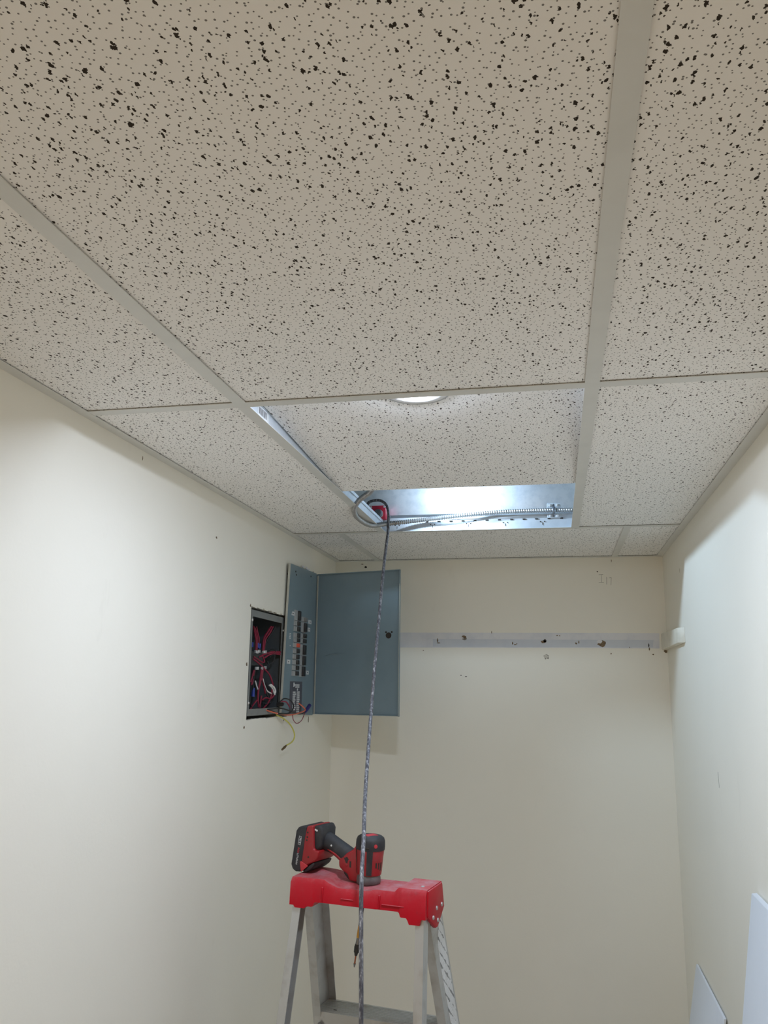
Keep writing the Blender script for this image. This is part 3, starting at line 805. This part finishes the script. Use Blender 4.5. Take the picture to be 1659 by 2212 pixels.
# number labels stuck beside the breakers, each printed with two dark dashes
for y, z, wv in [(2.6150, 2.183, 0.034), (2.8150, 2.1704, 0.030), (2.8042, 2.1431, 0.027), (2.5900, 2.0256, 0.032), (2.8044, 1.9953, 0.030)]:
    lb = item(y - wv / 2, y + wv / 2, z - 0.0065, z + 0.0065, 0.0006, 'number_label', 'paper', cover)
    item(y - wv / 6, y + wv / 7, z - 0.0014, z + 0.0014, 0.0010, 'printed_mark', 'ink', cover)
for k in range(4):
    item(2.580 + 0.001 * k, 2.602, 2.1145 - k * 0.0050, 2.1175 - k * 0.0050, 0.0005, 'printed_line', 'paper', cover)
item(2.594, 2.604, 2.0760, 2.0790, 0.0005, 'printed_line', 'paper', cover)
# rating plate: pale print on slate (too small to read in the photograph)
item(2.6165, 2.7480, 1.8610, 1.9640, 0.0008, 'rating_plate', 'nameplate', cover)
for (ya, yb, za, zb) in ((2.650, 2.660, 1.946, 1.960), (2.660, 2.715, 1.9505, 1.9545), (2.672, 2.715, 1.944, 1.948), (2.690, 2.700, 1.934, 1.941)):
    item(ya, yb, za, zb, 0.0012, 'printed_line', 'paper', cover)
rg = random.Random(11)
for k in range(10):
    zz = 1.9295 - k * 0.0062
    item(2.646, 2.646 + rg.uniform(0.022, 0.036), zz - 0.0022, zz + 0.0018, 0.0012, 'printed_line', 'paper', cover)
    item(2.690, 2.690 + rg.uniform(0.026, 0.034), zz - 0.0022, zz + 0.0022, 0.0012, 'printed_line', 'paper', cover)
item(2.690, 2.722, 1.8635, 1.8690, 0.0012, 'printed_line', 'paper', cover)
for (y, z) in ((2.612, 2.322), (2.620, 2.312), (2.800, 2.330)):
    PB().lathe([(0.0034, 0.0), (0.0034, 0.0008)], (cx(z) + (0.0045 if y < 2.7 else 0.001), y, z), (1, 0, 0), 10).build('screw_hole', 'hole', cover)
# scraps of paint and plaster caught on the upper edge
for i, (y, z) in enumerate(((2.722, 2.3535), (2.762, 2.3530), (2.790, 2.3525))):
    PB().extrude(blob(y, z, 0.011, 0.004, 7, 70 + i), 'x', -0.8475, -0.8445).build('plaster_scrap', 'primer', cover)
# door swung out into the room
hA, hB = Vector((-0.8440, 2.9050, 0)), Vector((-0.5245, 2.8390, 0))
du = (hB - hA).normalized(); dn = Vector((du.y, -du.x, 0))     # dn looks to the viewer
wd = (hB - hA).length
DZ0a, DZ0b, DZ1a, DZ1b = 1.8515, 1.8520, 2.3515, 2.3555
def D(u, v, n=0.0):
    z = (DZ0a + (DZ0b - DZ0a) * u) * (1 - v) + (DZ1a + (DZ1b - DZ1a) * u) * v
    p = hA + du * wd * u + dn * n
    return (p.x, p.y, z)
door = PB().slab([D(0, 0), D(1, 0), D(1, 1), D(0, 1)], dn, 0.0015).build('door', 'panel')
b1 = PB()
for q in ([(0, 0), (1, 0), (1, 0.006), (0, 0.006)], [(0.992, 0), (1, 0), (1, 1), (0.992, 1)], [(0, 0.994), (1, 0.994), (1, 1), (0, 1)], [(0, 0), (0.012, 0), (0.012, 1), (0, 1)]):
    b1.slab([D(u, v, 0.008) for u, v in q], dn, 0.0085)
b1.build('folded_rim', 'panel', door)
PB().slab([D(0.0, 0.0, 0.0086), D(1, 0.0, 0.0086), D(1, 0.0035, 0.0086), D(0, 0.0035, 0.0086)], dn, 0.0006).slab([D(0.996, 0.0, 0.0086), D(1, 0.0, 0.0086), D(1, 0.9, 0.0086), D(0.996, 0.9, 0.0086)], dn, 0.0006).build('pale_edge', 'panel_edge', door)  # pale strips along the door's bottom and free edge
hp = [Vector(D(0, v / 30)) - du * 0.004 for v in range(31)]
PB().tube(hp, 0.0042, 10).build('hinge', 'panel', door)
PB().slab([D(0.004, 0.003, 0.0092), D(0.018, 0.003, 0.0092), D(0.018, 0.985, 0.0092), D(0.004, 0.985, 0.0092)], dn, 0.001).build('hinge_leaf', 'panel_edge', door)
lc_ = D(0.868, 0.545, 0.0)
PB().lathe([(0.0105, 0.0), (0.0105, 0.0012), (0.008, 0.0016), (0.0005, 0.0016)], lc_, dn, 24).build('latch_hole', 'hole', door)
for u in (0.838, 0.905):
    PB().lathe([(0.0032, 0.0), (0.0032, 0.0012)], D(u, 0.568), dn, 10).build('rivet_hole', 'hole', door)
# shallow crease in the door
cr = [D(0.085 + 0.26 * k / 12, 0.395 + 0.028 * math.sin(math.pi * (0.1 + 0.52 * k / 12)) , 0.0006) for k in range(13)]
PB().tube(cr, [0.0003 + 0.0022 * math.sin(math.pi * k / 12) for k in range(13)], 8).build('crease', 'panel', door)

# ------------------------------------------------------------------ right wall: shelf cleat and leaning boards
b = MB()
b.prism([(XR, 2.752, 2.0990), (XR, 2.752, 2.1480), (XR, YB, 2.1545), (XR, YB, 2.0955)][::-1], [(XR - 0.020, 2.772, 2.0995), (XR - 0.020, 2.772, 2.1460), (XR - 0.020, YB, 2.1540), (XR - 0.020, YB, 2.0960)][::-1])
o = b.build('shelf_cleat', 'cleat', None, 0.002)
tag(o, 'short cream painted wooden shelf cleat on the right wall near the corner', 'shelf cleat')
def board(name, y0, y1, ztop, out, t, label, extra=None):
    xt, xb = XR - 0.003, XR - 0.003 - out
    b = MB()
    # plate leaning on the wall: top edge against it, foot on the floor
    b.hexa([(xb - t, y0, 0), (xb, y0, 0), (xb, y1, 0), (xb - t, y1, 0), (xt - t, y0, ztop), (xt, y0, ztop + t * 0.15), (xt, y1, ztop + t * 0.15), (xt - t, y1, ztop)])
    o = b.build(name, 'board', None, 0.0008, 1)
    return tag(o, label, 'board')
board('white_board', 2.440, 2.875, 1.138, 0.205, 0.006, 'smaller thin white board leaning on the right wall, lowest in the corner')
board('white_board', 0.95, 1.970, 1.538, 0.224, 0.011, 'taller thick white board leaning on the right wall at the photo\'s right edge')

# ------------------------------------------------------------------ step ladder
LO = Vector((-0.428, 1.930, 0)); LR = math.radians(-9.83)
ladder = empty('step_ladder', LO, LR)
tag(ladder, 'worn aluminium step ladder with a dusty red plastic top', 'ladder')
CT = 1.530
def smooth(a, b, x):
    t = max(0, min(1, (x - a) / (b - a))); return t * t * (3 - 2 * t)
def capz(u, v):
    """top of the cap: raised ends, a dished tray, a cut-out in the near edge"""
    tray = smooth(-0.085, -0.060, u) * (1 - smooth(0.085, 0.097, u))
    tray *= 1.0 - 0.55 * smooth(0.02, 0.04, v) * (1 - smooth(-0.06, 0.0, u))
    notch = smooth(-0.065, -0.045, u) * (1 - smooth(0.020, 0.045, u)) * (1 - smooth(-0.045, -0.01, v))
    return CT - 0.0090 * tray - 0.005 * notch + 0.004 * (1 - smooth(-0.12, -0.06, u)) * smooth(0.0, 0.03, v)
def capb(u):
    a = abs(u)
    z = CT - 0.046
    z -= 0.010 * smooth(0.098, 0.104, a)
    z -= 0.012 * smooth(0.118, 0.122, a) * (1 - smooth(0.146, 0.150, a)) * (1.0 if u > 0 else 0.4)
    return z
nu, nv = 96, 22
us = [-0.1595 + 0.319 * i / nu for i in range(nu + 1)]
vs = [-0.0495 + 0.099 * j / nv for j in range(nv + 1)]
V = []; F = []
for i, u in enumerate(us):
    for j, v in enumerate(vs):
        V.append((u, v, capz(u, v)))
nb = len(V)
def flare(u):    # ribbed sides: panels stand a little proud
    return 1.13 + 0.05 * smooth(0.100, 0.104, abs(u)) + 0.03 * (smooth(-0.035, -0.032, u) - smooth(0.048, 0.051, u))
for u in us:
    for s in (-1, 1):
        V.append((u, 0.0495 * flare(u) * s, capz(u, 0.0495 * s) - 0.010))
        V.append((u, 0.0495 * (flare(u) + 0.06) * s, capb(u)))
g = lambda i, j: i * (nv + 1) + j
for i in range(nu):
    for j in range(nv):
        F.append((g(i, j), g(i + 1, j), g(i + 1, j + 1), g(i, j + 1)))
    for s, j in ((0, 0), (1, nv)):
        a0, b0 = nb + i * 4 + s * 2, nb + i * 4 + s * 2 + 1
        a1, b1_ = a0 + 4, b0 + 4
        F.append((g(i, j), g(i + 1, j), a1, a0)); F.append((a0, a1, b1_, b0))
    F.append((nb + i * 4 + 1, nb + i * 4 + 5, nb + i * 4 + 7, nb + i * 4 + 3))
for i in (0, nu):
    k = nb + i * 4
    F.append(tuple([g(i, j) for j in range(nv + 1)] + [k + 2, k + 3, k + 1, k]))
cap = MB().add(V, F, True).build('top_cap', 'cap', ladder, sharp=50)
# end plates with their lower points
for s in (-1, 1):
    hexp = [(-0.049, CT - 0.002), (0.049, CT - 0.002), (0.064, CT - 0.055), (0.018, CT - 0.086), (0.004, CT - 0.086), (-0.050, CT - 0.053)]
    MB().extrude(hexp, 'x', s * 0.1535, s * 0.1625).build('end_plate', 'cap', ladder, 0.0025)
    for (y, z) in ((-0.018, CT - 0.060), (0.006, CT - 0.046), (0.042, CT - 0.046), (0.014, CT - 0.072)):
        MB().lathe([(0.0048, 0), (0.0040, 0.0022), (0.0005, 0.003)], (s * 0.1625, y, z), (s, 0, 0), 12).build('rivet', 'rivet', ladder)
MB().lathe([(0.0048, 0), (0.0040, 0.002), (0.0005, 0.003)], (0.140, -0.020, CT - 0.001), (0, 0, 1), 12).build('rivet', 'rivet', ladder)
# moulded ledges and bosses on the near side of the cap
for q in ((0.060, 0.112, -0.0610, -0.0560, CT - 0.0365, CT - 0.0345), (-0.036, -0.006, -0.0610, -0.0560, CT - 0.0345, CT - 0.0325), (0.052, 0.056, -0.0600, -0.0540, CT - 0.044, CT - 0.018), (-0.083, -0.079, -0.0595, -0.0520, CT - 0.045, CT - 0.014)):
    MB().box(*q).build('moulded_rib', 'cap', cap, 0.0008, 1)
def channel(sgn, a, b0, sx, sy, fl, wv, th, z0, name='side_rail'):
    """C channel leaning out (sx) and fore-and-aft (sy) per metre of drop"""
    prof = [(a, b0), (a, b0 + wv), (a - fl, b0 + wv), (a - fl, b0 + wv - th), (a - th, b0 + wv - th), (a - th, b0 + th), (a - fl, b0 + th), (a - fl, b0)]
    top = CT - 0.012
    def loop(z):
        d = CT - z
        return [(sgn * (x + sx * d), y + sy * d, z) for x, y in prof]
    return MB().prism(loop(top), loop(z0)).build(name, 'alu', ladder)
for s in (-1, 1):
    r = channel(s, 0.146, -0.030, 0.055, 0.355, 0.020, 0.088, 0.0022, 0.02, 'front_rail')
    d = CT
    xx, yy = s * (0.146 + 0.055 * d), -0.030 + 0.355 * d
    MB().box(min(xx, xx - s * 0.024), max(xx, xx - s * 0.024), yy - 0.006, yy + 0.094, 0, 0.035).build('foot', 'black', ladder, 0.003)
    r = channel(s, 0.1515, -0.044, 0.042, -0.180, 0.019, 0.030, 0.0020, 0.02, 'rear_rail')
    xx, yy = s * (0.1515 + 0.042 * d), -0.044 - 0.180 * d
    MB().box(min(xx, xx - s * 0.022), max(xx, xx - s * 0.022), yy - 0.004, yy + 0.034, 0, 0.035).build('foot', 'black', ladder, 0.003)
# steps
for k in range(4):
    zt = 1.213 - 0.300 * k
    d = CT - zt
    w_ = 0.143 + 0.055 * d
    yc = -0.030 + 0.355 * d
    mb = MB()
    mb.box(-w_, w_, yc + 0.004, yc + 0.086, zt - 0.002, zt)
    mb.box(-w_, w_, yc + 0.004, yc + 0.0062, zt - 0.031, zt - 0.002)
    mb.box(-w_, w_, yc + 0.0838, yc + 0.086, zt - 0.031, zt - 0.002)
    for q in range(9):
        mb.box(-w_, w_, yc + 0.012 + q * 0.008, yc + 0.014 + q * 0.008, zt, zt + 0.0009)
    stp = mb.build('step', 'alu', ladder)
    if k == 0:
        MB().box(-0.120, -0.112, yc + 0.020, yc + 0.023, zt + 0.0009, zt + 0.0014).build('scuff', 'hole', stp)
    for s in (-1, 1):
        MB().lathe([(0.006, 0), (0.005, 0.0025), (0.0005, 0.003)], (s * (w_ - 0.017), yc - 0.002, zt - 0.026), (0, -1, 0), 12).build('rivet', 'bit', ladder)
# horizontal braces of the rear frame, below the picture
for zt in (0.95, 0.45):
    d = CT - zt
    w_ = 0.150 + 0.042 * d
    MB().box(-w_, w_, -0.044 - 0.18 * d + 0.002, -0.044 - 0.18 * d + 0.020, zt - 0.018, zt).build('brace', 'alu', ladder)
# spreader bar joining the right rails, just inside the frame
MB().box(0.150, 0.156, -0.05, 0.22, 1.120, 1.138).build('spreader', 'alu', ladder)
MB().box(-0.156, -0.150, -0.05, 0.22, 1.120, 1.138).build('spreader', 'alu', ladder)
# silver label on the outside of the right front rail
def railp(d, y, off):
    return (0.146 + 0.055 * d + off, -0.030 + 0.355 * d + y, CT - d)
mb = MB()
q = [railp(0.130, 0.026, 0.0006), railp(0.075, 0.064, 0.0006), railp(0.088, 0.078, 0.0006), railp(0.335, 0.078, 0.0006), railp(0.392, 0.052, 0.0006), railp(0.392, 0.034, 0.0006), railp(0.200, 0.024, 0.0006)]
mb.prism([(p[0] - 0.0006, p[1], p[2]) for p in q], q)
mb.build('rail_label', 'silver_label', ladder)

# ------------------------------------------------------------------ cordless impact driver standing on its nose
drill = empty('impact_driver', (-0.4226, 1.9275, 1.5205), math.radians(-19))
tag(drill, 'black and red cordless impact driver standing on its nose on the ladder top', 'power tool')
# nose and head
MB().lathe([(0.0120, 0.0000), (0.0250, 0.0005), (0.0272, 0.004), (0.0272, 0.012), (0.0262, 0.018), (0.0240, 0.021)], (0, 0, 0), (-0.03, 0, 1), 40).build('nose', 'nose', drill)
ax = Vector((0.045, 0, 1)).normalized()
MB().lathe([(0.0240, 0.0195), (0.0275, 0.0215), (0.0285, 0.030), (0.0300, 0.055), (0.0315, 0.074), (0.0300, 0.077)], (0, 0, 0), ax, 40).build('motor_housing', 'tool_red', drill)
MB().lathe([(0.0300, 0.0725), (0.0325, 0.0735), (0.0330, 0.080), (0.0325, 0.092), (0.0300, 0.0985), (0.0250, 0.1020), (0.0120, 0.1035), (0.0005, 0.1038)], (0, 0, 0), ax, 40).build('rear_cap', 'rubber', drill)
# black stripe down the housing, dark vents, red slot on top
def onhead(th, h, r):
    q = Vector((0, 0, 1)).rotation_difference(ax)
    return q @ Vector((r * math.cos(th), r * math.sin(th), h))
def headr(h):
    return 0.0275 + (0.0315 - 0.0275) * (h - 0.0215) / 0.0525
def strip(th0, th1, h0, h1, pr_, name, material, parent=None):
    mb = MB(); n = 8
    a = []; b_ = []
    vs_ = []; 
    for i in range(n + 1):
        th = th0 + (th1 - th0) * i / n
        for h in (h0, h1):
            vs_.append(onhead(th, h, headr(h) - 0.0015)); vs_.append(onhead(th, h, headr(h) + pr_))
    fs_ = []
    for i in range(n):
        k = i * 4
        fs_ += [(k + 1, k + 5, k + 7, k + 3), (k, k + 2, k + 6, k + 4), (k, k + 4, k + 5, k + 1), (k + 2, k + 3, k + 7, k + 6)]
    fs_ += [(0, 1, 3, 2), (n * 4, n * 4 + 2, n * 4 + 3, n * 4 + 1)]
    return mb.add(vs_, fs_).build(name, material, parent or drill)
strip(math.radians(-72), math.radians(-48), 0.0225, 0.0735, 0.0016, 'grip_stripe', 'rubber')
strip(math.radians(-180), math.radians(-138), 0.0225, 0.0735, 0.0012, 'grip_stripe', 'black')
for k in range(3):
    strip(math.radians(-32 + 14 * k), math.radians(-25 + 14 * k), 0.038 - 0.003 * k, 0.049, 0.0006, 'vent', 'hole')
strip(math.radians(-104), math.radians(-94), 0.036, 0.046, 0.0006, 'vent', 'hole')
q = Vector((0, 0, 1)).rotation_difference(ax)
mb = MB(); mb.hexa([q @ Vector(p) for p in [(-0.013, -0.012, 0.098), (0.004, -0.020, 0.098), (0.016, 0.006, 0.098), (-0.001, 0.012, 0.098), (-0.013, -0.012, 0.1040), (0.004, -0.020, 0.1030), (0.016, 0.006, 0.1042), (-0.001, 0.012, 0.1044)]])
mb.build('red_inlay', 'slot_red', drill, 0.001, 1)
mb = MB()
mb.tube([onhead(math.radians(a), 0.0800, 0.0328) for a in range(-100, -62, 4)], 0.0016, 6).build('seam', 'hole', drill)
MB().lathe([(0.0045, 0), (0.0040, 0.002), (0.0005, 0.0022)], onhead(math.radians(-38), 0.0845, 0.0318), (math.cos(-0.66), math.sin(-0.66), 0), 10).build('screw', 'slot_red', drill)
# neck with the trigger
neck = [(-0.0182, 0.0900), (-0.0262, 0.0780), (-0.0330, 0.0700), (-0.0440, 0.0640), (-0.0580, 0.0560), (-0.0700, 0.0440), (-0.0690, 0.0300), (-0.0590, 0.0230), (-0.0460, 0.0170), (-0.0405, 0.0040), (-0.0246, 0.0030), (-0.0100, 0.0080), (-0.0080, 0.0600)]
MB().extrude(neck, 'y', -0.0190, 0.0190).build('neck', 'tool_red', drill, 0.005, 3)
MB().extrude([(-0.0625, 0.0240), (-0.0480, 0.0155), (-0.0430, 0.0020), (-0.0500, 0.0060), (-0.0600, 0.0150)], 'y', -0.0095, 0.0095).build('trigger', 'black', drill, 0.002)
for (x, z) in ((-0.037, 0.039), (-0.047, 0.047)):
    MB().box(x - 0.0022, x + 0.0022, -0.0196, -0.0185, z - 0.0065, z + 0.0065).build('vent', 'hole', drill)
# handle: black rubber over a red inner strip
hp = spline([(-0.128, 0, 0.0800), (-0.112, 0, 0.0775), (-0.094, 0, 0.0715), (-0.074, 0, 0.0620), (-0.056, 0, 0.0520), (-0.044, 0, 0.0450)], 6)
k = len(hp)
MB().tube(hp, [0.0195 + 0.0030 * smooth(0.0, 1.0, abs(i / (k - 1) - 0.5) * 2) for i in range(k)], 20, sy=0.88).build('handle', 'rubber', drill)
MB().tube([p + Vector((-0.001, -0.0118, -0.0100)) for p in hp[8:]], [0.003 + 0.0055 * i / (len(hp) - 9) for i in range(len(hp) - 8)], 10).build('handle_inlay', 'tool_red', drill)
MB().lathe([(0.0022, 0), (0.002, 0.0010), (0.0005, 0.0014)], (-0.0905, -0.0172, 0.0730), (0, -1, 0), 10).build('screw', 'screw', drill)
# foot of the tool and its battery
foot = [(-0.1445, 0.1100), (-0.1150, 0.1170), (-0.1085, 0.1060), (-0.1110, 0.0690), (-0.1190, 0.0600), (-0.1400, 0.0600)]
MB().extrude(foot, 'y', -0.0300, 0.0300).build('tool_foot', 'rubber', drill, 0.006, 3)
batr = [(-0.1470, 0.1125), (-0.1300, 0.1150), (-0.1270, 0.0650), (-0.1200, 0.0610), (-0.1130, 0.0620), (-0.1140, 0.0470), (-0.1200, 0.0390), (-0.1400, 0.0300), (-0.1575, 0.0135), (-0.1700, 0.0300)]
bat = MB().extrude(batr, 'y', -0.0370, 0.0370).build('battery', 'tool_red', drill, 0.004, 3)
base = [(-0.1460, 0.1120), (-0.1560, 0.1130), (-0.1700, 0.1090), (-0.1765, 0.1000), (-0.1880, 0.0260), (-0.1840, 0.0160), (-0.1740, 0.0110), (-0.1600, 0.0120)]
MB().extrude(base, 'y', -0.0385, 0.0385).build('battery_base', 'rubber', bat, 0.004, 3)
low = [(-0.1575, 0.0135), (-0.1340, 0.0310), (-0.1260, 0.0365), (-0.1235, 0.0320), (-0.1290, 0.0245), (-0.1400, 0.0165), (-0.1500, 0.0110)]
MB().extrude(low, 'y', -0.0350, 0.0365).build('battery_underside', 'rubber', bat, 0.003, 2)
MB().extrude([(-0.1640, 0.0375), (-0.1400, 0.0270), (-0.1590, 0.0120)], 'y', -0.0385, -0.0360).build('latch', 'slot_red', bat, 0.0008, 1)
for (x, z) in ((-0.1435, 0.0990), (-0.1445, 0.0890), (-0.1455, 0.0820), (-0.1400, 0.0460)):
    MB().lathe([(0.0022, 0), (0.0022, 0.0006)], (x, -0.0369, z), (0, -1, 0), 8).build('recess', 'hole', bat)
for (x, z) in ((-0.1270, 0.1085), (-0.1325, 0.1000), (-0.1230, 0.1070)):
    MB().lathe([(0.0026, 0), (0.0022, 0.0012), (0.0005, 0.0014)], (x, -0.0295, z - 0.003), (0, -1, 0), 8).build('screw', 'screw', drill)
# print on the side of the battery, reading down its length
def down(x, z, tilt=0.0):
    ex = Vector((-0.155, 0, -0.988)).normalized()
    ey = Vector((0.988, 0, -0.155)).normalized()
    return Matrix.Translation((x, -0.0387, z)) @ Matrix((ex, ey, Vector((0, -1, 0)))).transposed().to_4x4()
mb = MB()
mt = down(-0.1640, 0.0800)
for (a, b_, c, d) in ((-0.0095, 0.0095, 0.0030, 0.0036), (-0.0095, 0.0095, -0.0036, -0.0030), (-0.0095, -0.0088, -0.0036, 0.0036), (0.0088, 0.0095, -0.0036, 0.0036)):
    mb.hexa([mt @ Vector(p) for p in [(a, c, 0), (b_, c, 0), (b_, d, 0), (a, d, 0), (a, c, 0.0003), (b_, c, 0.0003), (b_, d, 0.0003), (a, d, 0.0003)]])
mb.build('print_frame', 'paper', bat)
text('print', 'M18', 0.0072, 'paper', bat, down(-0.1640, 0.0800))
text('print', 'RED', 0.0066, 'slot_red', bat, down(-0.1675, 0.0585))
text('print', 'LITHIUM', 0.0066, 'paper', bat, down(-0.1706, 0.0395))
# bit extension hanging through the hole in the ladder's top
B0, B1 = Vector((-0.007, 0.0, -0.004)), Vector((-0.0336, 0.0, -0.1767))
def bt(a, b_, r0, r1, name, material):
    P0, P1 = B0.lerp(B1, a), B0.lerp(B1, b_)
    MB().tube([P0, P0.lerp(P1, 0.5), P1], [r0, (r0 + r1) / 2, r1], 10).build(name, material, drill)
bt(0.0, 0.55, 0.0034, 0.0036, 'bit_shaft', 'rubber')
bt(0.50, 0.64, 0.0042, 0.0042, 'yellow_band', 'yellow')
bt(0.63, 0.725, 0.0036, 0.0046, 'bit_sleeve', 'bit')
bt(0.72, 0.75, 0.0050, 0.0060, 'bit_collar', 'black')
bt(0.75, 0.82, 0.0062, 0.0056, 'bit_collar', 'black')
bt(0.82, 0.86, 0.0046, 0.0030, 'bit_collar', 'black')
bt(0.855, 0.965, 0.0018, 0.0018, 'screwdriver_bit', 'brass')
bt(0.955, 1.0, 0.0028, 0.0010, 'bit_tip', 'bit')

# tidy: drop the helper flag
for o in bpy.data.objects:
    if '_part' in o:
        del o['_part']
